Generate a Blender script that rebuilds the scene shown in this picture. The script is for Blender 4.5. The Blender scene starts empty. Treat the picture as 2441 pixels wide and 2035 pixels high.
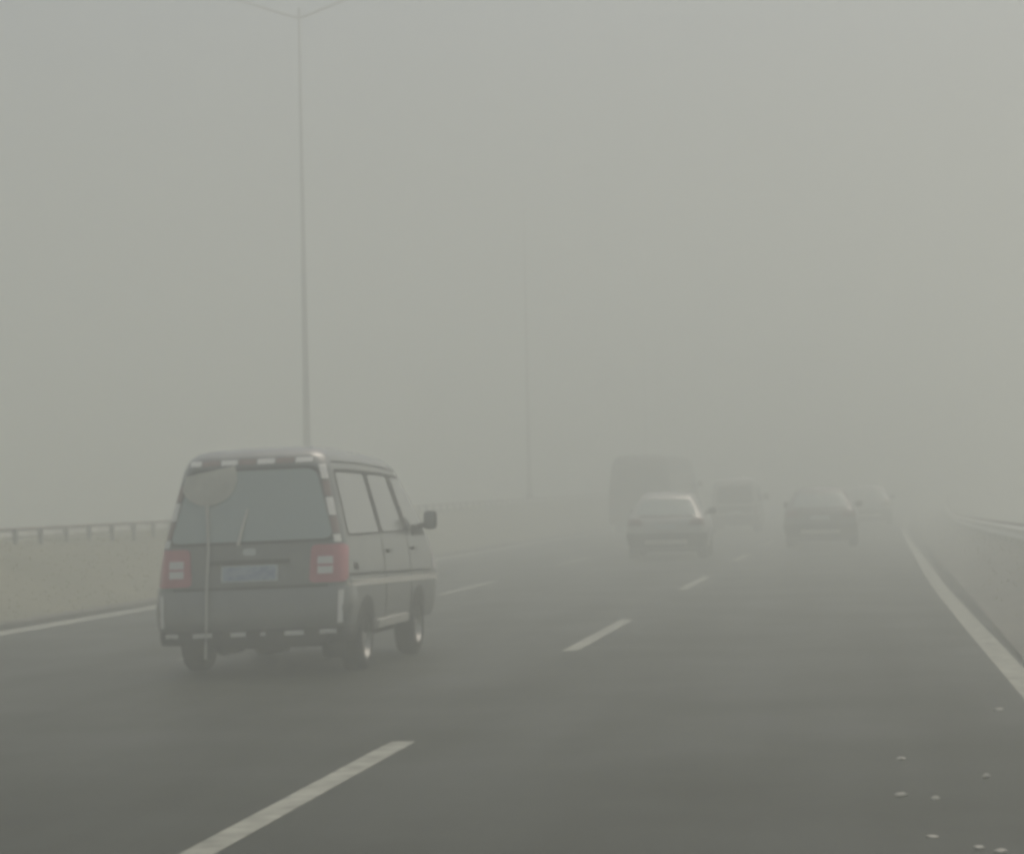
import bpy, bmesh, math, random
from mathutils import Matrix, Vector
random.seed(7)
scene = bpy.context.scene
COL = scene.collection
R = math.radians

# ------------------------------------------------------------------ camera, world, sun, exposure
cam_d = bpy.data.cameras.new('camera')
cam_d.sensor_width = 36.0
cam_d.lens = 88.4
cam_d.clip_start = 0.1
cam_d.clip_end = 5000
cam = bpy.data.objects.new('camera', cam_d)
COL.objects.link(cam)
RIGHT = Vector((0.990, 0.143, -0.021)); UPV = Vector((0.024, -0.023, 0.999)); BACK = Vector((0.142, -0.989, -0.026))
BACK.normalize(); RIGHT = UPV.cross(BACK).normalized(); UPV = BACK.cross(RIGHT)
M = Matrix((RIGHT, UPV, BACK)).transposed().to_4x4()
M.translation = (0, 0, 1.6)
cam.matrix_world = M
scene.camera = cam

SUN_EL, SUN_AZ = R(68), R(40)          # azimuth measured from +Y (ahead) towards +X (right)
world = bpy.data.worlds.new('World'); scene.world = world
world.use_nodes = True
wn = world.node_tree.nodes; wl = world.node_tree.links
wn.clear()
sky = wn.new('ShaderNodeTexSky'); sky.sky_type = 'NISHITA'
sky.sun_disc = False
sky.sun_elevation = SUN_EL; sky.sun_rotation = SUN_AZ
sky.air_density = 1.0; sky.dust_density = 8.0; sky.ozone_density = 1.0
bg = wn.new('ShaderNodeBackground'); bg.inputs['Strength'].default_value = 0.10
wo = wn.new('ShaderNodeOutputWorld')
wl.new(sky.outputs[0], bg.inputs[0]); wl.new(bg.outputs[0], wo.inputs[0])

sun_d = bpy.data.lights.new('sun', 'SUN'); sun_d.energy = 0.6; sun_d.angle = R(30); sun_d.color = (1.0, 0.96, 0.90)
sun = bpy.data.objects.new('sun', sun_d); COL.objects.link(sun)
sd = Vector((math.cos(SUN_EL) * math.sin(SUN_AZ), math.cos(SUN_EL) * math.cos(SUN_AZ), math.sin(SUN_EL)))
sun.rotation_euler = sd.to_track_quat('Z', 'Y').to_euler()

scene.view_settings.view_transform = 'Standard'
scene.view_settings.look = 'None'
scene.view_settings.exposure = 0.13
scene.view_settings.gamma = 1.0
scene.cycles.use_denoising = True
scene.cycles.volume_bounces = 3
scene.cycles.max_bounces = 8
scene.cycles.filter_width = 3.6        # the soft lens of a phone camera behind a windscreen

FOG_DENSITY = 0.028
FOG_COLOR = (0.888, 0.927, 0.876)
FOG_G = 0.52

# ------------------------------------------------------------------ helpers
def lerp(a, b, t): return a + (b - a) * t

def interp(tab, z):
    if z <= tab[0][0]: return tab[0][1]
    for (a, va), (b, vb) in zip(tab, tab[1:]):
        if z <= b:
            return lerp(va, vb, (z - a) / (b - a) if b > a else 1)
    return tab[-1][1]

def curve(y):                                   # the road starts to bend right 80 m ahead
    return max(0.0, y - 80.0) ** 2 / 3300.0

def mat(name, color, rough=0.6, metal=0.0, spec=0.5, var=0.0, scale=8.0, coat=0.0, bump=0.0, bscale=60.0, color2=None):
    m = bpy.data.materials.new(name); m.use_nodes = True
    nt = m.node_tree; b = nt.nodes['Principled BSDF']
    b.inputs['Roughness'].default_value = rough
    b.inputs['Metallic'].default_value = metal
    b.inputs['Specular IOR Level'].default_value = spec
    b.inputs['Coat Weight'].default_value = coat
    b.inputs['Coat Roughness'].default_value = 0.16
    c = tuple(color) + (1,)
    b.inputs['Base Color'].default_value = c
    tc = nt.nodes.new('ShaderNodeTexCoord')
    if var > 0 or color2:
        n = nt.nodes.new('ShaderNodeTexNoise'); n.inputs['Scale'].default_value = scale; n.inputs['Detail'].default_value = 6
        nt.links.new(tc.outputs['Object'], n.inputs['Vector'])
        rp = nt.nodes.new('ShaderNodeValToRGB')
        c2 = color2 or tuple(x * (1 - var) for x in color)
        hi = color if color2 else tuple(min(1, x * (1 + var)) for x in color)
        rp.color_ramp.elements[0].position = 0.32; rp.color_ramp.elements[1].position = 0.68
        rp.color_ramp.elements[0].color = tuple(c2) + (1,); rp.color_ramp.elements[1].color = tuple(hi) + (1,)
        nt.links.new(n.outputs['Fac'], rp.inputs['Fac']); nt.links.new(rp.outputs['Color'], b.inputs['Base Color'])
    if bump > 0:
        n2 = nt.nodes.new('ShaderNodeTexNoise'); n2.inputs['Scale'].default_value = bscale; n2.inputs['Detail'].default_value = 4
        nt.links.new(tc.outputs['Object'], n2.inputs['Vector'])
        bp = nt.nodes.new('ShaderNodeBump'); bp.inputs['Strength'].default_value = bump; bp.inputs['Distance'].default_value = 0.02
        nt.links.new(n2.outputs['Fac'], bp.inputs['Height']); nt.links.new(bp.outputs['Normal'], b.inputs['Normal'])
    return m

class MB:
    def __init__(self): self.v = []; self.f = []
    def add(self, vs, fs):
        o = len(self.v); self.v += [tuple(p) for p in vs]; self.f += [tuple(i + o for i in f) for f in fs]
        return self
    def box(self, x0, x1, y0, y1, z0, z1):
        return self.add([(x0, y0, z0), (x1, y0, z0), (x1, y1, z0), (x0, y1, z0), (x0, y0, z1), (x1, y0, z1), (x1, y1, z1), (x0, y1, z1)],
                 [(0, 3, 2, 1), (4, 5, 6, 7), (0, 1, 5, 4), (1, 2, 6, 5), (2, 3, 7, 6), (3, 0, 4, 7)])
    def rbox(self, x0, x1, y0, y1, z0, z1, r):          # bevelled box
        bm = bmesh.new(); bmesh.ops.create_cube(bm, size=1)
        for v in bm.verts: v.co = Vector((lerp(x0, x1, v.co.x + .5), lerp(y0, y1, v.co.y + .5), lerp(z0, z1, v.co.z + .5)))
        bmesh.ops.bevel(bm, geom=list(bm.edges), offset=r, segments=2, affect='EDGES', profile=0.6)
        bm.verts.index_update()
        self.add([tuple(v.co) for v in bm.verts], [[v.index for v in f.verts] for f in bm.faces]); bm.free(); return self
    def tube(self, pts, rad, n=10, cap=True):
        pts = [Vector(p) for p in pts]; rings = []
        for i, p in enumerate(pts):
            a = pts[max(0, i - 1)]; b = pts[min(len(pts) - 1, i + 1)]
            t = (b - a).normalized(); u = t.cross(Vector((0, 0, 1)))
            if u.length < 1e-3: u = Vector((1, 0, 0))
            u.normalize(); w = u.cross(t)
            r = rad[i] if isinstance(rad, (list, tuple)) else rad
            rings.append([p + (u * math.cos(k * 2 * math.pi / n) + w * math.sin(k * 2 * math.pi / n)) * r for k in range(n)])
        vs = [v for rg in rings for v in rg]; fs = []
        for i in range(len(rings) - 1):
            for k in range(n):
                a = i * n + k; b = i * n + (k + 1) % n
                fs.append((a, b, b + n, a + n))
        if cap: fs += [tuple(range(n))[::-1], tuple((len(rings) - 1) * n + k for k in range(n))]
        return self.add(vs, fs)
    def lathe_x(self, prof, n=28, c=(0, 0, 0)):          # profile (x, r) turned about the x axis
        vs = []; fs = []
        for x, r in prof:
            for k in range(n):
                a = 2 * math.pi * k / n
                vs.append((c[0] + x, c[1] + r * math.cos(a), c[2] + r * math.sin(a)))
        for i in range(len(prof) - 1):
            for k in range(n):
                a = i * n + k; b = i * n + (k + 1) % n
                fs.append((a, b, b + n, a + n))
        return self.add(vs, fs)
    def build(self, name, m, parent=None, smooth=True, angle=35):
        me = bpy.data.meshes.new(name); me.from_pydata(self.v, [], self.f); me.update()
        bm = bmesh.new(); bm.from_mesh(me); bmesh.ops.recalc_face_normals(bm, faces=bm.faces); bm.to_mesh(me); bm.free()
        if m: me.materials.append(m)
        if smooth:
            me.shade_smooth(); me.set_sharp_from_angle(angle=R(angle))
        o = bpy.data.objects.new(name, me); COL.objects.link(o)
        if parent: o.parent = parent
        return o

def tag(o, label=None, cat=None, group=None, kind=None):
    if label: o['label'] = label
    if cat: o['category'] = cat
    if group: o['group'] = group
    if kind: o['kind'] = kind
    return o

def empty(name, loc, rz=0):
    o = bpy.data.objects.new(name, None); o.location = loc; o.rotation_euler = (0, 0, rz); o.empty_display_size = 0.3
    COL.objects.link(o); return o

def copy_tree(o, parent=None):
    c = o.copy(); COL.objects.link(c)
    if parent: c.parent = parent
    for ch in list(o.children): copy_tree(ch, c)
    return c

# ------------------------------------------------------------------ materials
ASPHALT = None
def make_asphalt():
    m = bpy.data.materials.new('asphalt'); m.use_nodes = True
    nt = m.node_tree; b = nt.nodes['Principled BSDF']; L = nt.links
    tc = nt.nodes.new('ShaderNodeTexCoord')
    mp = nt.nodes.new('ShaderNodeMapping'); mp.inputs['Scale'].default_value = (1.0, 0.06, 1)
    L.new(tc.outputs['Object'], mp.inputs['Vector'])
    n1 = nt.nodes.new('ShaderNodeTexNoise'); n1.inputs['Scale'].default_value = 1.1; n1.inputs['Detail'].default_value = 5
    L.new(mp.outputs[0], n1.inputs['Vector'])                        # worn wheel tracks run along the road
    n2 = nt.nodes.new('ShaderNodeTexNoise'); n2.inputs['Scale'].default_value = 90; n2.inputs['Detail'].default_value = 3
    L.new(tc.outputs['Object'], n2.inputs['Vector'])
    n3 = nt.nodes.new('ShaderNodeTexNoise'); n3.inputs['Scale'].default_value = 0.5; n3.inputs['Detail'].default_value = 6
    L.new(tc.outputs['Object'], n3.inputs['Vector'])
    a = nt.nodes.new('ShaderNodeMath'); a.operation = 'ADD'; L.new(n1.outputs['Fac'], a.inputs[0]); L.new(n3.outputs['Fac'], a.inputs[1])
    c = nt.nodes.new('ShaderNodeMath'); c.operation = 'MULTIPLY_ADD'; c.inputs[1].default_value = 0.35
    L.new(n2.outputs['Fac'], c.inputs[0]); L.new(a.outputs[0], c.inputs[2])
    rp = nt.nodes.new('ShaderNodeValToRGB')
    rp.color_ramp.elements[0].position = 0.85; rp.color_ramp.elements[0].color = (0.007, 0.009, 0.005, 1)
    rp.color_ramp.elements[1].position = 1.5; rp.color_ramp.elements[1].color = (0.024, 0.027, 0.017, 1)
    L.new(c.outputs[0], rp.inputs['Fac']); L.new(rp.outputs[0], b.inputs['Base Color'])
    rr = nt.nodes.new('ShaderNodeMapRange'); rr.inputs['From Min'].default_value = 0.7; rr.inputs['From Max'].default_value = 1.3
    rr.inputs['To Min'].default_value = 0.42; rr.inputs['To Max'].default_value = 0.62
    L.new(a.outputs[0], rr.inputs['Value']); L.new(rr.outputs[0], b.inputs['Roughness'])      # polished wheel tracks
    b.inputs['Specular IOR Level'].default_value = 0.18
    bp = nt.nodes.new('ShaderNodeBump'); bp.inputs['Strength'].default_value = 0.12; bp.inputs['Distance'].default_value = 0.004
    L.new(n2.outputs['Fac'], bp.inputs['Height']); L.new(bp.outputs[0], b.inputs['Normal'])
    return m
ASPHALT = make_asphalt()
RAILCAP = mat('brownish_rail_cap', (0.12, 0.09, 0.08), 0.7, var=0.25, scale=4)
VERGE = mat('grey_verge_soil', (0.16, 0.16, 0.135), 0.95, color2=(0.11, 0.11, 0.092), scale=0.5, bump=0.12, bscale=5)
PAINT_LINE = mat('worn_line_paint', (0.29, 0.30, 0.25), 0.75, var=0.35, scale=5, bump=0.2)
KERB = mat('kerb_concrete', (0.10, 0.098, 0.08), 0.85, var=0.25, scale=2.5, bump=0.3)
GUTTER = mat('gutter_concrete', (0.26, 0.25, 0.21), 0.85, var=0.2, scale=2.5, bump=0.3)
SOIL = mat('dry_soil_and_turf', (0.21, 0.205, 0.14), 0.95, color2=(0.16, 0.16, 0.105), scale=0.5, bump=0.12, bscale=5)
GRASS = mat('dry_grass', (0.40, 0.385, 0.27), 0.8, color2=(0.34, 0.34, 0.22), scale=0.6)
GALV = mat('galvanised_steel', (0.52, 0.52, 0.49), 0.45, metal=0.35, var=0.15, scale=3)
GALV_PALE = mat('pale_railing_paint', (0.82, 0.81, 0.75), 0.5, var=0.12, scale=2)
POST = mat('dull_post_steel', (0.24, 0.24, 0.22), 0.65, var=0.2, scale=6)
RUST = mat('weathered_rail_cap', (0.22, 0.18, 0.16), 0.7, var=0.25, scale=4)
POLE = mat('lamp_post_grey', (0.32, 0.32, 0.30), 0.5, metal=0.1, var=0.12, scale=2)
LENS = mat('lamp_lens', (0.5, 0.5, 0.45), 0.2)
VAN_PAINT = mat('van_silver_paint', (0.17, 0.18, 0.165), 0.42, metal=0.3, var=0.10, scale=2.5, coat=1.0)
VAN_PAINT.node_tree.nodes['Principled BSDF'].inputs['Coat IOR'].default_value = 1.75
GLASS = mat('tinted_haze_glass', (0.36, 0.43, 0.40), 0.1, spec=0.9, coat=0.3)  # base colour lightened to carry the haze reflected in the panes
DARKGLASS = mat('dark_glass', (0.03, 0.035, 0.033), 0.15)
SIDE_GLASS = mat('silvered_side_glass', (0.22, 0.23, 0.22), 0.08, spec=1.0, coat=1.0)
BLACK = mat('black_plastic', (0.022, 0.022, 0.02), 0.6, var=0.2, scale=10)
RUBBER = mat('tyre_rubber', (0.018, 0.018, 0.017), 0.9, var=0.25, scale=12)
RIM = mat('dusty_wheel_rim', (0.34, 0.34, 0.31), 0.4, metal=0.5, var=0.15, scale=8)
UNDER = mat('dirty_underbody', (0.018, 0.018, 0.016), 0.9, var=0.3, scale=8)
RED = mat('red_lamp_lens', (0.55, 0.17, 0.20), 0.18, coat=0.6)
CLEAR = mat('clear_lamp_lens', (0.85, 0.81, 0.77), 0.2, coat=0.6)
TAPE_W = mat('white_reflective_tape', (0.82, 0.82, 0.76), 0.4)
TAPE_R = mat('red_reflective_tape', (0.25, 0.185, 0.17), 0.45, var=0.15, scale=12)
TRIM = mat('pale_side_moulding', (0.66, 0.65, 0.58), 0.4, var=0.08, scale=6)
CHROME = mat('chrome', (0.6, 0.62, 0.6), 0.15, metal=0.9)
REFLECTION = mat('pale_reflection', (0.55, 0.55, 0.47), 0.9, var=0.08, scale=8)  # pale colour for the reflection shaped on the van rear window
STREAK = mat('pale_streak', (0.5, 0.5, 0.44), 0.8)
SPECK = mat('pale_speck', (0.38, 0.38, 0.33), 0.85, var=0.15, scale=20)
def plate_mat():
    m = bpy.data.materials.new('blue_number_plate'); m.use_nodes = True
    nt = m.node_tree; b = nt.nodes['Principled BSDF']; L = nt.links
    tc = nt.nodes.new('ShaderNodeTexCoord'); n = nt.nodes.new('ShaderNodeTexNoise'); n.inputs['Scale'].default_value = 16
    L.new(tc.outputs['Object'], n.inputs['Vector'])
    rp = nt.nodes.new('ShaderNodeValToRGB'); rp.color_ramp.elements[0].position = .42; rp.color_ramp.elements[1].position = .6
    rp.color_ramp.elements[0].color = (.26, .34, .46, 1); rp.color_ramp.elements[1].color = (.42, .50, .57, 1)
    L.new(n.outputs['Fac'], rp.inputs['Fac']); L.new(rp.outputs[0], b.inputs['Base Color']); b.inputs['Roughness'].default_value = .4
    return m
PLATE = plate_mat()
PLATE_EDGE = mat('worn_plate_border', (0.50, 0.56, 0.56), 0.45, var=0.2, scale=20)

# ------------------------------------------------------------------ setting: ground, road, markings
def sheet(name, x0f, x1f, ys, m, zf, nx=1, kind='structure', xadd=None):
    mb = MB(); vs = []; fs = []
    for y in ys:
        for i in range(nx + 1):
            x = lerp(x0f, x1f, i / nx); vs.append((x + curve(y) + (xadd(y) if xadd else 0), y, zf(x, y)))
    w = nx + 1
    for j in range(len(ys) - 1):
        for i in range(nx):
            a = j * w + i; fs.append((a, a + 1, a + 1 + w, a + w))
    mb.add(vs, fs); o = mb.build(name, m, smooth=True)
    for p in o.data.polygons:
        if p.normal.z < 0: p.flip()
    if kind: o['kind'] = kind
    return o

def frange(a, b, s):
    r = []; y = a
    while y < b - 1e-6: r.append(y); y += s
    return r + [b]

# ground: one big sheet below the road
mb = MB(); mb.add([(-200, -70, -1.2), (220, -70, -1.2), (220, 470, -1.2), (-200, 470, -1.2)], [(0, 1, 2, 3)])
tag(mb.build('ground', SOIL, smooth=False), kind='structure')

YS = frange(-50, 80, 10) + frange(85, 440, 5)
sheet('road', -10.95, 1.75, YS, ASPHALT, lambda x, y: 0.0)

def bank_h(y): return 0.92 + 0.0045 * max(0.0, y - 60) + 0.04 * math.sin(y * 0.37) + 0.025 * math.sin(y * 1.13 + 2)
def left_bank(x, y):
    t = (-11.17 - x) / 3.4                        # 0 at the kerb, 1 at the railing
    if t <= 0: return 0.045
    if t <= 1: return 0.05 + (bank_h(y) - 0.05) * (3 * t * t - 2 * t ** 3) + 0.03 * math.sin(x * 2.3 + y * 0.9) * t * (1 - t) * 4
    if t < 1.6: return bank_h(y)
    return bank_h(y) - 1.7 * min(1, (t - 1.6) / 3.0)
YB = frange(-50, 10, 5) + frange(11, 130, 1.0) + frange(135, 440, 5)
sheet('grass_bank', -27.0, -11.17, YB, SOIL, left_bank, nx=40)
RZ = [(0, -.06), (49, -.10), (70, -.26), (90, -.36), (115, -.22), (150, .12), (200, .45)]
def rail_z(y): return interp(RZ, y)      # the guardrail drops relative to the road further on
def right_verge(x, y):
    t = (x - 1.45) / 1.25
    top = 0.42 + rail_z(y) * 0.75
    if t <= 0: return 0.02
    if t <= 1: return 0.02 + (top - 0.02) * (3 * t * t - 2 * t ** 3) + 0.015 * math.sin(y * 1.1 + x * 4) * t * (1 - t) * 4
    if x < 3.3: return top
    return top - 1.6 * min(1, (x - 3.3) / 4.0)
sheet('roadside_verge', 1.28, 9.0, YB, VERGE, right_verge, nx=24)

def stripe(name, xc, w, y0, y1, z=0.004, m=PAINT_LINE):
    return sheet(name, xc - w / 2, xc + w / 2, frange(y0, y1, 3.0), m, lambda x, y: z)
def dashed(name, xc, w, first, n):
    mb = MB()
    for k in range(n):
        ys = frange(first + k * 14.92 - 5.0 if k == 0 else first + k * 14.92 - 5.9, first + k * 14.92, 2.0)
        vs = []; fs = []
        for y in ys: vs += [(xc - w / 2 + curve(y), y, 0.004), (xc + w / 2 + curve(y), y, 0.004)]
        for j in range(len(ys) - 1): fs.append((2 * j, 2 * j + 1, 2 * j + 3, 2 * j + 2))
        mb.add(vs, fs)
    o = mb.build(name, PAINT_LINE, smooth=False); o['kind'] = 'structure'; return o
def edge_shift(y): return 0.2 * (max(0.0, 42 - max(y, 8)) / 22) ** 1.3 + 0.10 * min(1, max(0, (y - 70) / 30))
sheet('right_edge_line', -0.11, 0.11, frange(-30, 400, 2.0), PAINT_LINE, lambda x, y: 0.004, xadd=lambda y: 0.95 + edge_shift(y))
stripe('left_edge_line', -10.64, 0.36, -30, 400)
dashed('right_lane_dashes', -3.06, 0.165, 16.08 - 14.92, 22)
dashed('left_lane_dashes', -6.85, 0.165, 45.2 - 3 * 14.92, 22)

# kerb along the grass bank
def extrude_along(name, prof, ys, m, kind=None, zadd=lambda y: 0.0, angle=30):
    mb = MB(); n = len(prof); vs = []; fs = []
    for y in ys:
        for (x, z) in prof: vs.append((x + curve(y), y, z + zadd(y)))
    for j in range(len(ys) - 1):
        for i in range(n):
            a = j * n + i; b = j * n + (i + 1) % n
            fs.append((a, b, b + n, a + n))
    fs += [tuple(range(n)), tuple((len(ys) - 1) * n + i for i in range(n))[::-1]]
    mb.add(vs, fs); return mb.build(name, m, smooth=True, angle=angle)
k = extrude_along('kerb', [(-10.93, -0.05), (-10.93, 0.05), (-10.95, 0.07), (-11.17, 0.07), (-11.17, -0.05)], YS, KERB); k['kind'] = 'structure'

# grass: thin tufts over both verges
def blades(name, n, xr, yr, zf, hr, seed):
    rnd = random.Random(seed); mb = MB(); vs = []; fs = []
    for _ in range(n):
        y = yr[0] + (yr[1] - yr[0]) * rnd.random() ** 1.4; x = rnd.uniform(*xr)
        z = zf(x, y) - 0.01
        for _k in range(3):
            h = rnd.uniform(*hr); a = rnd.uniform(0, 6.28); w = rnd.uniform(.006, .016)
            px = x + rnd.uniform(-.07, .07) + curve(y); py = y + rnd.uniform(-.07, .07)
            dx, dy = math.cos(a), math.sin(a); lx, ly = rnd.uniform(-.5, .5) * h, rnd.uniform(-.5, .5) * h
            o = len(vs); vs += [(px - dx * w, py - dy * w, z), (px + dx * w, py + dy * w, z), (px + lx, py + ly, z + h)]; fs.append((o, o + 1, o + 2))
    mb.add(vs, fs); o = mb.build(name, GRASS, smooth=False); return o
tag(blades('bank_grass', 7000, (-14.8, -11.22), (18, 110), left_bank, (.02, .05), 3), 'short dry grass covering the sloping bank beside the left edge of the road', 'grass', kind='stuff')
tag(blades('verge_grass', 700, (1.6, 3.2), (12, 90), right_verge, (.02, .05), 5), 'sparse dry grass on the narrow verge outside the right edge line', 'grass', kind='stuff')

# ------------------------------------------------------------------ railings
def railing():
    root = empty('railing', (-14.28, 20, 0)); inv = (14.5, -20, 0)
    def shift(o):
        for v in o.data.vertices: v.co.x += 14.5; v.co.y -= 20
        o.parent = root; return o
    ys = frange(20, 175, 2.5); za = lambda y: bank_h(y) - 0.92
    def ring(xc, zc, rx, rz, n=10): return [(xc + rx * math.cos(2 * math.pi * i / n), zc + rz * math.sin(2 * math.pi * i / n)) for i in range(n)]
    zt = lambda y: 0.0045 * max(0, y - 60)
    shift(extrude_along('rail', ring(-14.52, 1.06, 0.04, 0.075), ys, GALV_PALE, zadd=zt, angle=60))
    shift(extrude_along('rail_cap', ring(-14.5, 1.16, 0.04, 0.024), ys, RUST, zadd=zt, angle=60))
    y = 27.0; rnd = random.Random(2)
    proto = None
    for i in range(98):
        yy = y + 1.34 * i + rnd.uniform(-.08, .08)
        if proto is None:
            mb = MB().rbox(-.035, .035, -.045, .045, -0.95, 0.0, .01); proto = mb.build('post', POST, root); o = proto
        else:
            o = proto.copy(); COL.objects.link(o); o.parent = root
        o.location = (0.07 + curve(yy), yy - 20, 1.16 + zt(yy))
    tag(root, 'long railing with pale rail and dark posts on top of the grass bank', 'railing')
railing()

def guardrail():
    root = empty('guardrail', (2.85, 20, 0))
    prof = [(0.0, .60), (-.05, .63), (-.08, .67), (-.05, .71), (-.01, .755), (-.05, .80), (-.08, .84), (-.05, .88), (0.0, .91), (.012, .905), (.012, .605)]
    o = extrude_along('rail_beam', [(2.85 + a, z - .06) for a, z in prof], frange(14, 180, 2.0), GALV_PALE, zadd=rail_z, angle=60)
    for v in o.data.vertices: v.co.x -= 2.85; v.co.y -= 20
    o.parent = root
    o = extrude_along('rail_cap', [(2.83, .79), (2.83, .89), (2.93, .89), (2.93, .79)], frange(14, 180, 2.0), RAILCAP, zadd=rail_z, angle=60)
    for v in o.data.vertices: v.co.x -= 2.85; v.co.y -= 20
    o.parent = root
    proto = None
    for i in range(64):
        yy = 15.3 + 2.5 * i
        if proto is None:
            proto = MB().rbox(.015, .12, -.06, .06, 0.10, .84, .012).build('post', GALV, root); q = proto
        else:
            q = proto.copy(); COL.objects.link(q); q.parent = root
        q.location = (curve(yy) + .003, yy - 20, rail_z(yy))
    tag(root, 'galvanised guardrail with brownish cap beyond the right edge line', 'guardrail')
guardrail()

# ------------------------------------------------------------------ lamp posts
def lamp_post():
    root = empty('lamp_post', (0, 0, 0))
    zs = [0.0, 1.0, 4.0, 8.0, 11.5, 13.45]
    MB().tube([(0, 0, z) for z in zs], [.125, .115, .082, .056, .042, .036], 14).build('pole', POLE, root)
    MB().rbox(-.24, .24, -.24, .24, -.25, .05, .02).tube([(0, 0, .05), (0, 0, .4)], [.18, .15], 14).build('base', KERB, root)
    for s in (-1, 1):
        pts = [(s * .03, 0, 13.2), (s * .35, 0, 13.31), (s * .8, 0, 13.46), (s * 1.4, 0, 13.68), (s * 2.0, 0, 13.88), (s * 2.5, 0, 13.98)]
        arm = MB().tube(pts, [.04, .038, .036, .036, .035, .035], 10).build('arm', POLE, root)
        hd = MB().rbox(min(s * 2.4, s * 3.1), max(s * 2.4, s * 3.1), -.15, .15, 13.95, 14.12, .05).build('lamp_head', POLE, root)
        MB().rbox(min(s * 2.6, s * 3.05), max(s * 2.6, s * 3.05), -.12, .12, 13.91, 13.955, .012).build('lens', LENS, hd)
    return root
lp = lamp_post()
spots = [(63.7, 'tall double armed lamp post rising behind the grey van'), (104.6, 'double armed lamp post faint in the fog, between the van and the silver car'),
         (146.5, 'farthest lamp post, barely showing through the fog above the bus')]
for i, (y, lab) in enumerate(spots):
    o = lp if i == 0 else copy_tree(lp)
    o.location = (-14.52 + curve(y), y, bank_h(y) - .03)
    tag(o, lab, 'lamp post', 'lamp posts along the grass bank')

# ------------------------------------------------------------------ vehicles
class Body:
    """Lofted shell: a rounded rectangle in plan at each height; y=0 rear, +y forward."""
    def __init__(s, yr, yf, w, rr=.12, rf=.4, bow=.05, warp=None):
        s.yr, s.yf, s.w, s.rr, s.rf, s.bow = yr, yf, w, rr, rf, bow
        s.warp = warp or (lambda y, z: z)
    def par(s, z):
        a, b, w = interp(s.yr, z), interp(s.yf, z), interp(s.w, z)
        m = (b - a) / 2
        rr = s.rr(z) if callable(s.rr) else s.rr
        return a, b, w, min(rr, w * .8, m * .9), min(s.rf, w * .8, m * .9)
    def hw(s, y, z):
        a, b, w, rr, rf = s.par(z)
        if y < a + rr: d = min(rr, a + rr - y); return w - rr + math.sqrt(max(0, rr * rr - d * d))
        if y > b - rf: d = min(rf, y - b + rf); return w - rf + math.sqrt(max(0, rf * rf - d * d))
        return w
    def rear(s, x, z):
        a, b, w, rr, rf = s.par(z); x = abs(x); e = s.bow * (1 - (x / w) ** 2)
        if x > w - rr: d = min(rr, x - (w - rr)); return a + rr - math.sqrt(max(0, rr * rr - d * d)) - e
        return a - e
    def loop(s, z):
        a, b, w, rr, rf = s.par(z); P = []
        n1, n2, n3, n4, n5 = 6, 6, 22, 8, 6
        for i in range(n1): x = (w - rr) * i / n1; P.append((x, s.rear(x, z)))
        for i in range(n2 + 1):
            t = math.pi / 2 * i / n2; x = w - rr + rr * math.sin(t); P.append((x, a + rr - rr * math.cos(t) - s.bow * (1 - (x / w) ** 2)))
        for i in range(1, n3): P.append((w, lerp(a + rr, b - rf, i / n3)))
        for i in range(n4 + 1):
            t = math.pi / 2 * i / n4; P.append((w - rf + rf * math.cos(t), b - rf + rf * math.sin(t)))
        for i in range(1, n5 + 1): P.append(((w - rf) * (1 - i / n5), b))
        L = [(-x, y) for x, y in P[1:-1]][::-1]
        return P + L
    def shell(s, zs):
        mb = MB(); vs = []; fs = []; n = None
        for z in zs:
            lp_ = s.loop(z); n = len(lp_)
            vs += [(x, y, s.warp(y, z)) for x, y in lp_]
        for j in range(len(zs) - 1):
            for i in range(n):
                a = j * n + i; b = j * n + (i + 1) % n
                fs.append((a, b, b + n, a + n))
        # close top and bottom with fans of shrunken loops
        for j, sg in ((0, -1), (len(zs) - 1, 1)):
            base = vs[j * n:(j + 1) * n]; cx = 0; cy = sum(p[1] for p in base) / n
            prev = list(range(j * n, (j + 1) * n))
            for k, sc in enumerate((.8, .5, .2)):
                ids = []
                for p in base:
                    ids.append(len(vs)); yy = cy + (p[1] - cy) * sc
                    vs.append((p[0] * sc, yy, p[2] + (0.028 * (1 - sc * sc) if sg > 0 else 0)))
                for i in range(n): fs.append((prev[i], prev[(i + 1) % n], ids[(i + 1) % n], ids[i]))
                prev = ids
            fs.append(tuple(prev))
        return mb.add(vs, fs)
    def band(s, zs, ymax, out, th=.03):
        """strip hugging the rear and its corners (a bumper)"""
        mb = MB(); vs = []; fs = []; rows = 0
        def row(z, off):
            a, b, w, rr, rf = s.par(z); pts = []
            side = [(w + off, a + rr + (ymax - rr) * (1 - i / 5)) for i in range(5)]
            arc = []
            for i in range(9):
                t = math.pi / 2 * (1 - i / 8); x = w - rr + (rr + off) * math.sin(t)
                arc.append((x, a + rr - (rr + off) * math.cos(t) - s.bow * (1 - min(1, x / w) ** 2)))
            mid = [((w - rr) * (1 - i / 6), s.rear((w - rr) * (1 - i / 6), z) - off) for i in range(1, 6)]
            half = side + arc + mid
            full = half + [(0, s.rear(0, z) - off)] + [(-x, y) for x, y in half[::-1]]
            return [(x, y, s.warp(y, z)) for x, y in full]
        seq = [(z, out(z) if callable(out) else out) for z in zs] + [(zs[-1], -th), (zs[0], -th)]
        for z, off in seq: r = row(z, off); n = len(r); vs += r; rows += 1
        for j in range(rows):
            for i in range(n - 1):
                a = j * n + i; b = ((j + 1) % rows) * n + i
                fs.append((a, a + 1, b + 1, b))
        fs += [tuple(j * n for j in range(rows)), tuple(j * n + n - 1 for j in range(rows))]
        return mb.add(vs, fs)
    def side_map(s, sd, eps):
        return lambda y, z: (sd * (s.hw(y, z) + eps), y, s.warp(y, z))
    def rear_map(s, eps):
        return lambda x, z: (x, s.rear(x, z) - eps, s.warp(s.rear(x, z), z))

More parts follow.
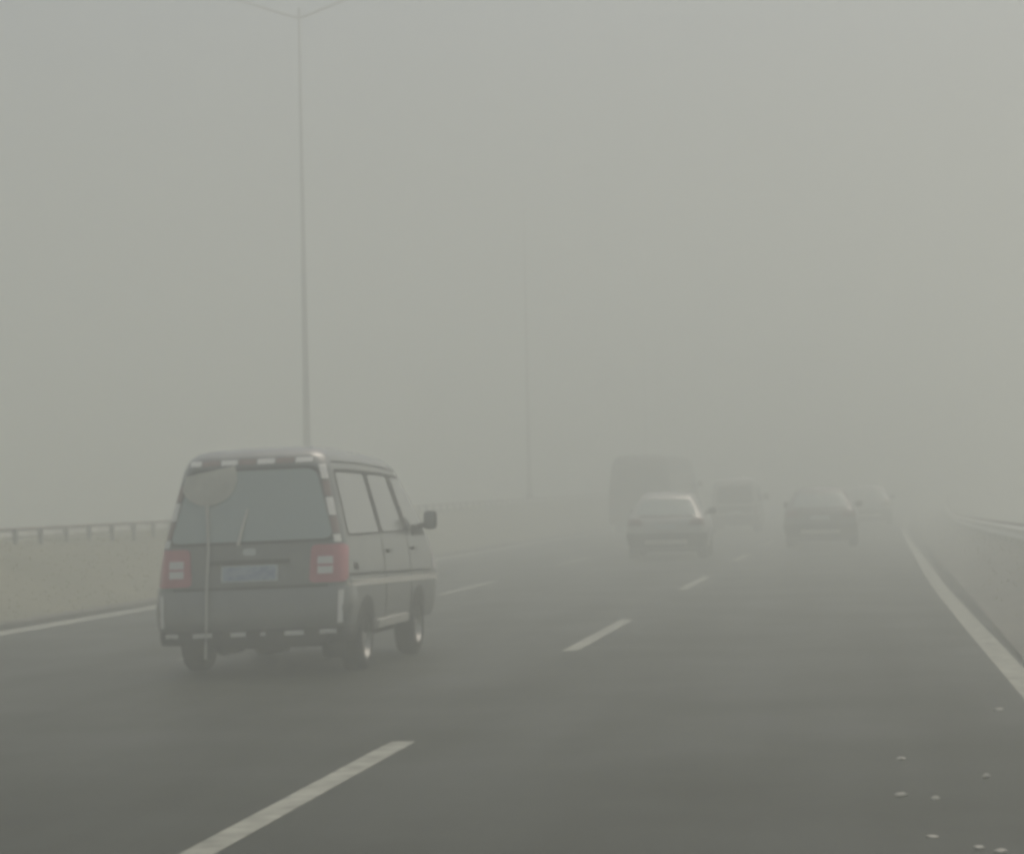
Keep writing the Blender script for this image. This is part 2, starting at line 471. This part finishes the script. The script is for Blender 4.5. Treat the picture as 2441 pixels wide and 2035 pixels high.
def roundpoly(c, r, n=4):
    out = []; k = len(c)
    for i in range(k):
        p = Vector(c[i]); a = Vector(c[i - 1]); b = Vector(c[(i + 1) % k])
        da = (a - p); db = (b - p); ra = min(r, da.length * .45); rb = min(r, db.length * .45)
        s0 = p + da.normalized() * ra; s1 = p + db.normalized() * rb
        for j in range(n + 1):
            t = j / n; out.append(tuple(s0 * (1 - t) ** 2 + p * 2 * t * (1 - t) + s1 * t * t))
    # subdivide long edges
    res = []
    for i in range(len(out)):
        a = Vector(out[i]); b = Vector(out[(i + 1) % len(out)]); m = max(1, int((b - a).length / .09))
        for j in range(m): res.append(tuple(a.lerp(b, j / m)))
    return res

def panel(mb, outline, mp, mpin):
    n = len(outline); cx = sum(p[0] for p in outline) / n; cy = sum(p[1] for p in outline) / n
    vs = []; fs = []
    rings = (1.0, .8, .6, .4, .2)
    for sc in rings: vs += [mp(cx + (p[0] - cx) * sc, cy + (p[1] - cy) * sc) for p in outline]
    for j in range(len(rings) - 1):
        for i in range(n):
            a = j * n + i; b = j * n + (i + 1) % n; fs.append((a, b, b + n, a + n))
    c = len(vs); vs.append(mp(cx, cy)); o = (len(rings) - 1) * n
    for i in range(n): fs.append((o + i, o + (i + 1) % n, c))
    q = len(vs); vs += [mpin(*p) for p in outline]
    for i in range(n): fs.append((i, (i + 1) % n, q + (i + 1) % n, q + i))
    fs.append(tuple(range(q, q + n)))
    return mb.add(vs, fs)

def rear_patch(B, corners, r, eps, name, m, parent, th=.02):
    return panel(MB(), roundpoly(corners, r), B.rear_map(eps), B.rear_map(eps - th)).build(name, m, parent)
def side_patch(B, sd, corners, r, eps, name, m, parent, th=.02):
    return panel(MB(), roundpoly(corners, r), B.side_map(sd, eps), B.side_map(sd, eps - th)).build(name, m, parent)

def make_wheel(x, y, rad, wid, sd, parent, rim=RIM):
    """sd = +1 when the outer face looks to +x"""
    e = empty('wheel', (x, y, rad)); e.parent = parent
    h = wid / 2
    pr = [(-h + .02, rad * .62), (-h, rad * .72), (-h + .005, rad * .9), (-h + .03, rad * .985), (-h * .3, rad), (h * .3, rad), (h - .03, rad * .985), (h - .005, rad * .9), (h, rad * .72), (h - .02, rad * .62)]
    MB().lathe_x(pr + [pr[0]], 32).build('tyre', RUBBER, e, angle=50)
    mb = MB()
    f = sd * (h - .035)
    mb.lathe_x([(sd * (h - .02), rad * .64), (sd * (h - .005), rad * .63), (f, rad * .57), (f - sd * .05, rad * .50), (f - sd * .05, .001)], 32)
    mb.lathe_x([(f - sd * .05, rad * .2), (f, rad * .18), (f + sd * .005, .001)], 20)
    for k in range(5):
        a = 2 * math.pi * k / 5; ca, sa = math.cos(a), math.sin(a); w = rad * .09
        r0, r1 = rad * .14, rad * .59
        vs = []
        for xx in (f - sd * .045, f - sd * .004):
            for rr_, ss in ((r0, -1), (r0, 1), (r1, 1), (r1, -1)):
                vs.append((xx, rr_ * ca - ss * w * sa, rr_ * sa + ss * w * ca))
        mb.add(vs, [(0, 1, 2, 3), (4, 7, 6, 5), (0, 4, 5, 1), (1, 5, 6, 2), (2, 6, 7, 3), (3, 7, 4, 0)])
    mb.build('rim', rim, e, angle=30)
    return e

def arch(B, sd, yc, rad, ro, parent, m=BLACK, name='wheel_arch', z0=.33):
    """dark wheel opening lying on the body side"""
    pts = []
    for i in range(19):
        t = math.pi * i / 18
        pts.append((yc + ro * math.cos(t), max(z0, rad + ro * math.sin(t) * .97)))
    pts = [(yc + ro, z0)] + pts + [(yc - ro, z0)]
    # drop duplicates
    o = []
    for p in pts:
        if not o or (abs(p[0] - o[-1][0]) + abs(p[1] - o[-1][1])) > 1e-4: o.append(p)
    return panel(MB(), o, B.side_map(sd, .004), B.side_map(sd, -.02)).build(name, m, parent)

# ---- the van
def make_van():
    root = empty('van', (-5.545, 21.95, 0), R(-1.3)); root.scale = (1.03, 1, 1)
    L = 4.2
    warp = lambda y, z: z - .085 * (max(0, min(3.4, y)) / 3.0) ** 2 * max(0, min(1, (z - 1.0) / 1.0))
    B = Body(yr=[(.3, .02), (.45, .0), (.80, .03), (1.19, .07), (1.86, .20), (1.97, .26), (2.02, .34), (2.045, .46), (2.055, .65)],
             yf=[(.3, 4.22), (.45, 4.32), (.75, 4.34), (.92, 4.28), (1.02, 4.2), (1.2, 4.06), (1.5, 3.80), (1.86, 3.42), (1.97, 3.24), (2.02, 3.05), (2.045, 2.85), (2.055, 2.6)],
             w=[(.3, .815), (.45, .845), (.62, .862), (.80, .862), (1.0, .848), (1.19, .822), (1.5, .752), (1.86, .668), (1.93, .645), (1.98, .61), (2.02, .565), (2.045, .50), (2.055, .42)],
             rr=.13, rf=.34, bow=.05, warp=warp)
    zs = [.33, .36, .40, .45, .5, .56, .62, .7, .76, .8, .86, .92, .97, 1.02, 1.1, 1.19, 1.3, 1.4, 1.5, 1.6, 1.7, 1.8, 1.86, 1.91, 1.945, 1.97, 1.99, 2.005, 2.02, 2.033, 2.045, 2.051, 2.055]
    B.shell(zs).build('body', VAN_PAINT, root, angle=50)
    # rear face
    rear_patch(B, [(-.765, 1.185), (.765, 1.185), (.585, 1.872), (-.585, 1.872)], .10, .004, 'window_seal', BLACK, root)
    gl = rear_patch(B, [(-.735, 1.21), (.735, 1.21), (.56, 1.845), (-.56, 1.845)], .09, .009, 'rear_window', GLASS, root)
    # window gasket
    # tailgate: lower panel of the rear door, proud of the shell, with its recess and handle strip
    tg = rear_patch(B, [(-.50, .815), (.50, .815), (.50, 1.175), (-.50, 1.175)], .04, .008, 'tailgate', VAN_PAINT, root)
    rear_patch(B, [(-.36, 1.005), (.36, 1.005), (.36, 1.045), (-.36, 1.045)], .015, .024, 'handle', BLACK, tg, th=.03)
    rear_patch(B, [(-.06, 1.085), (.06, 1.085), (.06, 1.145), (-.06, 1.145)], .03, .014, 'badge', CHROME, tg)
    pl = rear_patch(B, [(-.255, .85), (.255, .85), (.255, 1.0), (-.255, 1.0)], .012, .020, 'number_plate', PLATE_EDGE, root)
    rear_patch(B, [(-.235, .866), (.235, .866), (.235, .985), (-.235, .985)], .01, .023, 'plate_face', PLATE, pl)
    rear_patch(B, [(-.70, .782), (.70, .782), (.70, .806), (-.70, .806)], .01, .010, 'tailgate_seam', BLACK, root)
    # tail lights wrap the rear corners
    for s in (-1, 1):
        def c(a): return [(s * x, z) for x, z in a]
        tl = rear_patch(B, c([(.525, .82), (.852, .82), (.838, 1.16), (.545, 1.16)]), .05, .012, 'tail_light', RED, root)
        rear_patch(B, c([(.60, .90), (.735, .90), (.735, 1.055), (.60, 1.055)]), .015, .017, 'reversing_lamp', CLEAR, tl)
        rear_patch(B, c([(.60, .968), (.735, .968), (.735, .985), (.60, .985)]), .004, .019, 'lens_divider', RED, tl)
    # bumper and lower skirt
    bp = B.band([.40, .44, .50, .60, .70, .76, .785], .28, lambda z: .028 - .02 * abs((z - .58) / .2) ** 2 if abs(z - .58) < .2 else .006, th=.02).build('rear_bumper', VAN_PAINT, root, angle=50)
    B.band([.30, .33, .37, .41, .425], .34, lambda z: .03 if z < .41 else .018, th=.02).build('bumper_skirt', BLACK, root, angle=50)
    # reflective tape: white pieces and reddish pieces round the rear outline
    def tape(corners, white=True, eps=.013):
        o = rear_patch(B, corners, .006, eps, 'reflective_strip', TAPE_W if white else TAPE_R, root, th=.014)
        if not white: o['label'] = 'dull red reflective strip'
    zt = 1.925
    xs = [-.585, -.47, -.30, -.135, .03, .20, .37, .535]
    for i in range(7):
        tape([(xs[i] + .008, zt - .024), (xs[i + 1] - .008, zt - .024), (xs[i + 1] - .008, zt + .024), (xs[i] + .008, zt + .024)], i % 2 == 0)
    def edge_x(z): return interp(B.w, z) - .055
    for s in (-1, 1):
        zz = [1.885, 1.74, 1.585, 1.41, 1.25, 1.17]
        for i in range(5):
            z1, z0 = zz[i] - .006, zz[i + 1] + .006
            if s < 0 and i == 0: continue
            a, b = edge_x(z0), edge_x(z1)
            tape([(s * (a - .026), z0), (s * (a + .026), z0), (s * (b + .026), z1), (s * (b - .026), z1)], i % 2 == 0)
        tape([(s * .775, .46), (s * .815, .46), (s * .825, .75), (s * .785, .75)], True, .034)
    for a, b in ((-.765, -.645), (-.51, -.335), (-.165, -.03), (.315, .485), (.62, .765)):
        tape([(a, .365), (b, .365), (b, .405), (a, .405)], True, .034)
    tape([(.10, .368), (.145, .368), (.145, .40), (.10, .40)], True, .034)
    # wiper
    wv = MB().tube([B.rear_map(.03)(-.10, 1.18), B.rear_map(.045)(-.065, 1.33), B.rear_map(.03)(-.025, 1.50)], [.016, .012, .009], 8).build('wiper', TRIM, root)
    # sides
    for s in (-1, 1):
        wins = [[(.30, 1.24), (1.53, 1.24), (1.45, 1.80), (.36, 1.80)],
                [(1.72, 1.24), (2.66, 1.25), (2.44, 1.81), (1.64, 1.80)],
                [(2.88, 1.25), (3.80, 1.27), (3.20, 1.82), (2.68, 1.81)]]
        # black window surround behind the panes
        side_patch(B, s, [(.27, 1.215), (3.94, 1.235), (3.34, 1.85), (.33, 1.835)], .06, .003, 'window_surround', BLACK, root)
        for k, w_ in enumerate(wins):
            side_patch(B, s, w_, .05, .007, 'side_window', SIDE_GLASS, root)
        # door seams
        for (y0, y1) in ((1.62, 1.61), (2.80, 2.77)):
            side_patch(B, s, [(y0, .42), (y0 + .014, .42), (y1 + .014, 1.21), (y1, 1.21)], .003, .003, 'door_seam', BLACK, root)
        side_patch(B, s, [(.08, .775), (4.12, .70), (4.12, .748), (.08, .828)], .01, .022, 'side_moulding', TRIM, root, th=.03)
        side_patch(B, s, [(.16, .865), (4.1, .785), (4.1, .807), (.16, .89)], .005, .004, 'body_crease', BLACK, root)
        for yh in (1.75, 2.92):
            side_patch(B, s, [(yh, 1.03), (yh + .17, 1.03), (yh + .17, 1.065), (yh, 1.065)], .012, .022, 'door_handle', BLACK, root, th=.03)
        side_patch(B, s, [(.34, .92), (.50, .91), (.50, .965), (.34, .975)], .02, .006, 'fuel_flap' if s > 0 else 'side_vent', BLACK, root)
        # front lamp corner and front wing lettering-free badge
        side_patch(B, s, [(3.9, .80), (4.2, .80), (4.12, .98), (3.92, .98)], .04, .008, 'headlight', CLEAR, root)
        side_patch(B, s, [(1.35, .335), (2.65, .335), (2.65, .41), (1.35, .41)], .01, .03, 'side_step', TRIM, root, th=.04)
        arch(B, s, .80, .30, .38, root); arch(B, s, 3.15, .30, .38, root)
        make_wheel(s * .725 + .03, .80, .30, .20, s, root); make_wheel(s * .725 + .03, 3.15, .30, .20, s, root)
        # door mirror
        mx = B.hw(3.38, 1.28)
        mi = MB().rbox(min(s * (mx + .07), s * (mx + .20)), max(s * (mx + .07), s * (mx + .20)), 3.36, 3.48, 1.22, 1.41, .045).build('mirror', BLACK, root)
        MB().tube([(s * (mx - .02), 3.40, 1.25), (s * (mx + .10), 3.41, 1.27)], .025, 8).build('mirror_arm', BLACK, mi)
        MB().rbox(min(s * (mx + .085), s * (mx + .185)), max(s * (mx + .085), s * (mx + .185)), 3.356, 3.37, 1.235, 1.395, .004).build('mirror_glass', SIDE_GLASS, mi)
        # dark sail panel at the mirror base
        side_patch(B, s, [(3.05, 1.19), (3.62, 1.19), (3.56, 1.275), (3.12, 1.31)], .02, .012, 'mirror_base', BLACK, root)
    # roof gutter lines
    for s in (-1, 1):
        side_patch(B, s, [(.36, 1.895), (3.2, 1.905), (3.2, 1.918), (.36, 1.908)], .003, .006, 'roof_gutter', BLACK, root)
    # windscreen
    mb = MB(); vs = []; n = 12
    for j in range(7):
        z = lerp(1.24, 1.84, j / 6)
        for i in range(n + 1):
            a, b, w, rr, rf = B.par(z); x = lerp(-(w - .09), w - .09, i / n)
            d = max(0, abs(x) - (w - rf)); y = b - rf + math.sqrt(max(0, rf * rf - d * d)) + .006
            vs.append((x, y, B.warp(y, z)))
    mb.add(vs, [(j * (n + 1) + i, j * (n + 1) + i + 1, (j + 1) * (n + 1) + i + 1, (j + 1) * (n + 1) + i) for j in range(6) for i in range(n)])
    mb.build('windscreen', GLASS, root)
    # underbody
    mb = MB().box(-.62, .62, .25, 4.1, .24, .34).tube([(-.62, .80, .28), (.62, .80, .28)], .06, 10)
    mb.rbox(-.13, .13, .66, .94, .17, .38, .05)
    mb.build('underbody', UNDER, root)
    mb = MB().tube([(-.40, 1.05, .25), (-.40, .55, .25)], .085, 12).tube([(-.40, .55, .25), (-.42, -.01, .235)], .026, 10)
    mb.build('exhaust', UNDER, root)
    MB().box(.53, .735, .42, .435, .12, .34).build('mud_flap', RUBBER, root); MB().box(-.735, -.53, .42, .435, .12, .34).build('mud_flap', RUBBER, root)
    # the loaded body leans a little to its left on the suspension
    def lean(o):
        if o.type == 'MESH':
            for v in o.data.vertices: v.co.z += .024 * v.co.x
        for c in o.children: lean(c)
    for c in root.children:
        if not c.name.startswith('wheel') or c.name.startswith('wheel_arch'): lean(c)
    tag(root, 'grey minivan with red and white reflective strips round its rear, nearest vehicle', 'van')
    # reflection on the glass shaped as a pale panel, and a thin pale streak
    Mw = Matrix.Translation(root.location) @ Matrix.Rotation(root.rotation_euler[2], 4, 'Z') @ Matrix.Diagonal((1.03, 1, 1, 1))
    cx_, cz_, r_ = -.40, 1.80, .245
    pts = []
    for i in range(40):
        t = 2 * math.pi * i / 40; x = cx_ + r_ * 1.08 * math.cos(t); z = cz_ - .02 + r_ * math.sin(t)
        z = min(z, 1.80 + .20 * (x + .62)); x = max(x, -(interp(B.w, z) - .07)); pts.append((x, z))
    o = panel(MB(), pts, B.rear_map(.022), B.rear_map(.008)).build('reflection', REFLECTION)
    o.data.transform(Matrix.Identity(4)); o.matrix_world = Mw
    tag(o, 'pale rounded reflection modelled as a panel across the upper left of the van rear window', 'reflection')
    cp = [B.rear_map(.03)(-.40, 1.56), B.rear_map(.035)(-.385, 1.40), B.rear_map(.045)(-.365, 1.15), B.rear_map(.05)(-.375, .80), B.rear_map(.07)(-.37, .45), (-.37, -.13, .30), (-.385, -.10, .17)]
    o = MB().tube(cp, .0135, 8).build('streak', STREAK); o.matrix_world = Mw
    tag(o, 'thin pale cord running down the rear of the grey van', 'streak')
    return root
make_van()

# ---- ordinary cars
def make_car(name, label, loc, rz, paint, W=1.82, H=1.50, L=4.25, group=None, bumper=BLACK, dark_low=.62):
    root = empty(name, loc, rz)
    k = H / 1.5; lw = W / 1.8; ly = L / 4.25
    Z = lambda t: [(z * k, v) for z, v in t]
    B = Body(yr=[(a, v * ly) for a, v in Z([(.24, .08), (.4, .02), (.6, .0), (.86, .03), (.95, .10), (1.0, .16), (1.36, .50), (1.42, .58), (1.47, .72), (1.495, .95), (1.5, 1.1)])],
             yf=[(a, v * ly) for a, v in Z([(.24, 4.12), (.45, 4.22), (.65, 4.2), (.78, 4.05), (.88, 3.6), (.95, 3.2), (1.0, 3.08), (1.36, 2.42), (1.42, 2.28), (1.47, 2.1), (1.495, 1.9), (1.5, 1.8)])],
             w=[(a, v * lw) for a, v in Z([(.24, .82), (.4, .87), (.6, .9), (.86, .89), (.95, .86), (1.0, .84), (1.36, .64), (1.42, .60), (1.47, .54), (1.495, .46), (1.5, .4)])],
             rr=.2, rf=.5, bow=.07)
    zs = [z * k for z in (.24, .28, .34, .4, .5, .6, .7, .78, .86, .9, .95, .98, 1.0, 1.06, 1.12, 1.2, 1.28, 1.36, 1.39, 1.42, 1.445, 1.47, 1.485, 1.495, 1.5)]
    B.shell(zs).build('body', paint, root, angle=50)
    sc = lambda c: [(x * lw, z * k) for x, z in c]
    rear_patch(B, sc([(-.68, 1.0), (.68, 1.0), (.54, 1.35), (-.54, 1.35)]), .08, .008, 'rear_window', GLASS, root)
    rear_patch(B, sc([(-.62, .955), (.62, .955), (.62, .985), (-.62, .985)]), .01, .014, 'window_sill_trim', BLACK, root)
    for s in (-1, 1):
        c = lambda a: [(s * x * lw, z * k) for x, z in a]
        rear_patch(B, c([(.50, .76), (.87, .76), (.85, .92), (.58, .92)]), .04, .012, 'tail_light', FARLAMP, root)
        ys = lambda a: [(y * ly, z * k) for y, z in a]
        side_patch(B, s, ys([(.52, 1.0), (1.58, 1.0), (1.58, 1.35), (.78, 1.35)]), .05, .006, 'side_window', GLASS, root)
        side_patch(B, s, ys([(1.68, 1.0), (2.98, 1.0), (2.36, 1.35), (1.68, 1.35)]), .05, .006, 'side_window', GLASS, root)
        arch(B, s, .78 * ly, .31, .37, root, z0=.25 * k); arch(B, s, 3.4 * ly, .31, .37, root, z0=.25 * k)
        make_wheel(s * .775 * lw, .78 * ly, .31, .21, s, root); make_wheel(s * .775 * lw, 3.4 * ly, .31, .21, s, root)
        mx = B.hw(2.8 * ly, 1.0 * k)
        mi = MB().rbox(min(s * (mx + .03), s * (mx + .22)), max(s * (mx + .03), s * (mx + .22)), 2.74 * ly, 2.86 * ly, .98 * k, 1.12 * k, .03)
        mi.tube([(s * (mx - .03), 2.8 * ly, 1.0 * k), (s * (mx + .06), 2.8 * ly, 1.02 * k)], .022, 8).build('mirror', BLACK, root)
    B.band([z * k for z in (.25, .28, .35, .45, .55, .59)], .5, lambda z: .025 if z < .57 * k else .008, th=.02).build('rear_bumper', bumper, root, angle=50)
    rear_patch(B, sc([(-.48, .34), (.48, .34), (.48, .44), (-.48, .44)]), .02, .036, 'bumper_insert', TRIM, root)
    rear_patch(B, sc([(-.23, .68), (.23, .68), (.23, .80), (-.23, .80)]), .01, .012, 'number_plate', PLATE_EDGE, root)
    mb = MB().box(-.66 * lw, .66 * lw, .3, 3.9 * ly, .17, .27 * k); mb.build('underbody', UNDER, root)
    tag(root, label, 'car', group)
    return root
SILVER = mat('pale_silver_paint', (0.46, 0.46, 0.43), 0.35, metal=0.4, var=0.05, scale=2, coat=0.8)
DARKCAR = mat('dark_grey_paint', (0.11, 0.11, 0.10), 0.35, metal=0.3, var=0.1, scale=2, coat=0.8)
MIDCAR = mat('dull_grey_paint', (0.18, 0.18, 0.17), 0.35, metal=0.3, var=0.1, scale=2, coat=0.8)
FARLAMP = mat('dull_red_lens', (0.15, 0.06, 0.06), 0.3)
BUSPAINT = mat('dark_bus_paint', (0.09, 0.09, 0.085), 0.5, var=0.1, scale=2, coat=0.4)
WHITE = mat('off_white_paint', (0.66, 0.66, 0.60), 0.4, var=0.05, scale=2, coat=0.6)
G = 'cars ahead in the fog'
make_car('car', 'pale silver hatchback with dark bumper, nearer car in the middle lane', (-4.75, 57.6, 0), R(1), SILVER, W=1.84, H=1.52, group=G)
make_car('car', 'grey car in the right lane with a pale strip in its dark bumper', (-1.43, 66.5, 0), R(-.5), MIDCAR, W=1.92, H=1.58, L=4.5, group=G, bumper=BLACK)
make_car('car', 'faintest pale car, beyond the grey car in the right lane', (-.26, 101, 0), R(-1.0), SILVER, W=1.84, H=1.6, L=4.5, group=G)

# ---- far minivan and bus
def box_vehicle(name, label, cat, loc, rz, paint, W, H, L, lower, roofm=None, group=None):
    root = empty(name, loc, rz); w = W / 2
    B = Body(yr=[(.35, .02), (.8, .0), (H * .55, .03), (H * .88, .12), (H * .95, .18), (H * .985, .32), (H, .55)],
             yf=[(.35, L - .05), (.9, L), (H * .5, L - .12), (H * .88, L - .75), (H * .95, L - .9), (H * .985, L - 1.1), (H, L - 1.4)],
             w=[(.35, w * .96), (.8, w), (H * .55, w * .985), (H * .85, w * .90), (H * .93, w * .84), (H * .97, w * .76), (H * .99, w * .66), (H, w * .5)],
             rr=.16, rf=.35, bow=.05)
    zs = [.35, .42, .55, .7, .8] + [H * t for t in (.42, .5, .55, .65, .75, .85, .89, .93, .95, .97, .98, .99, 1.0)]
    B.shell(zs).build('body', paint, root, angle=50)
    rear_patch(B, [(-w * .78, H * .53), (w * .78, H * .53), (w * .70, H * .84), (-w * .70, H * .84)], .1, .008, 'rear_window', DARKGLASS, root)
    rear_patch(B, [(-w * .72, .72), (w * .72, .72), (w * .74, H * .49), (-w * .74, H * .49)], .05, .008, 'tailgate', lower, root)
    B.band([.34, .38, .5, .6, .64], .4, .03, th=.02).build('rear_bumper', BLACK, root, angle=50)
    if roofm:
        rear_patch(B, [(-w * .74, H * .875), (w * .74, H * .875), (w * .66, H * .955), (-w * .66, H * .955)], .03, .03, 'roof_spoiler', roofm, root, th=.05)
    for s in (-1, 1):
        rear_patch(B, [(s * w * .78, H * .33), (s * w * .97, H * .33), (s * w * .96, H * .5), (s * w * .80, H * .5)], .04, .012, 'tail_light', FARLAMP, root)
        n = max(2, int((L - 1.6) / 1.3))
        for i in range(n):
            y0 = .35 + i * (L - 1.5) / n; y1 = y0 + (L - 1.5) / n - .1
            side_patch(B, s, [(y0, H * .56), (y1, H * .56), (y1, H * .82), (y0, H * .82)], .05, .006, 'side_window', DARKGLASS, root)
        rad = .32 if L < 6 else .42
        for yy in (L * .2, L * .78):
            arch(B, s, yy, rad, rad + .08, root, z0=.36); make_wheel(s * (w - .13), yy, rad, .22, s, root)
        mx = B.hw(L - .6, H * .6)
        MB().rbox(min(s * (mx + .04), s * (mx + .24)), max(s * (mx + .04), s * (mx + .24)), L - .7, L - .58, H * .58, H * .58 + .24, .03).tube([(s * (mx - .03), L - .64, H * .62), (s * (mx + .08), L - .64, H * .62)], .022, 8).build('mirror', BLACK, root)
    rear_patch(B, [(-.24, .66), (.24, .66), (.24, .78), (-.24, .78)], .01, .03, 'number_plate', PLATE_EDGE, root)
    MB().box(-w * .75, w * .75, .3, L - .4, .26, .36).build('underbody', UNDER, root)
    tag(root, label, cat, group)
    return root
box_vehicle('minivan', 'small pale van with dark rear, seen between the silver and the grey car', 'van', (-4.95, 90, 0), R(-.5), SILVER, 1.68, 1.98, 4.0, BLACK, roofm=WHITE)
box_vehicle('bus', 'tall dark bus fading into the fog behind the pale silver hatchback', 'bus', (-8.50, 92.0, 0), R(-1.0), BUSPAINT, 2.4, 2.9, 11.0, BUSPAINT)

# ------------------------------------------------------------------ pale specks on the road at the lower right, small flattened lumps
def speck(x, y, sx, sy, h, lab, rnd):
    bm = bmesh.new(); bmesh.ops.create_icosphere(bm, subdivisions=2, radius=1)
    for v in bm.verts:
        q = 1 + rnd.uniform(-.16, .16); v.co = Vector((v.co.x * sx * q, v.co.y * sy * q, (v.co.z * q) * h))
        v.co.z = max(v.co.z, -h * .55)
    me = bpy.data.meshes.new('speck'); bm.to_mesh(me); bm.free(); me.materials.append(SPECK)
    o = bpy.data.objects.new('speck', me); COL.objects.link(o); o.location = (x, y, h * .55)
    o.rotation_euler = (0, 0, rnd.uniform(-.3, .3))
    tag(o, lab, 'speck', 'pale specks scattered on the asphalt')
rnd = random.Random(11)
for (x, y, sx, sy, h, lab) in [
    (.826, 18.0, .036, .05, .014, 'faint pale stone on the asphalt, farthest and nearest to the edge line'),
    (.116, 14.87, .030, .035, .010, 'dim pale stone on the road, farther of the two at the left of the scatter'),
    (.564, 13.92, .020, .035, .016, 'roundish pale stone on the asphalt, alone at the right of the scatter'),
    (.097, 13.13, .034, .03, .011, 'wide flat pale speck, nearer of the two stones at the left of the scatter'),
    (.267, 12.98, .023, .03, .012, 'small bright stone just right of the wide flat speck'),
    (.223, 11.59, .030, .03, .008, 'low dull stone left of the bright pair at the bottom right'),
    (.415, 11.23, .026, .03, .010, 'left stone of the bright pair at the bottom right of the road'),
    (.505, 11.13, .030, .03, .010, 'right stone of the bright pair at the bottom right of the road')]:
    speck(x, y, sx, sy, h, lab, rnd)

# ------------------------------------------------------------------ haze
hm = bpy.data.materials.new('haze_air'); hm.use_nodes = True
hn = hm.node_tree.nodes; hn.clear()
ho = hn.new('ShaderNodeOutputMaterial'); hv = hn.new('ShaderNodeVolumePrincipled')
hv.inputs['Color'].default_value = FOG_COLOR + (1,)
hv.inputs['Density'].default_value = FOG_DENSITY
hv.inputs['Anisotropy'].default_value = FOG_G
hm.node_tree.links.new(hv.outputs[0], ho.inputs['Volume'])
hz = MB().box(-210, 230, -80, 480, -2.2, 15.6).build('haze', hm, smooth=False)
tag(hz, kind='stuff')
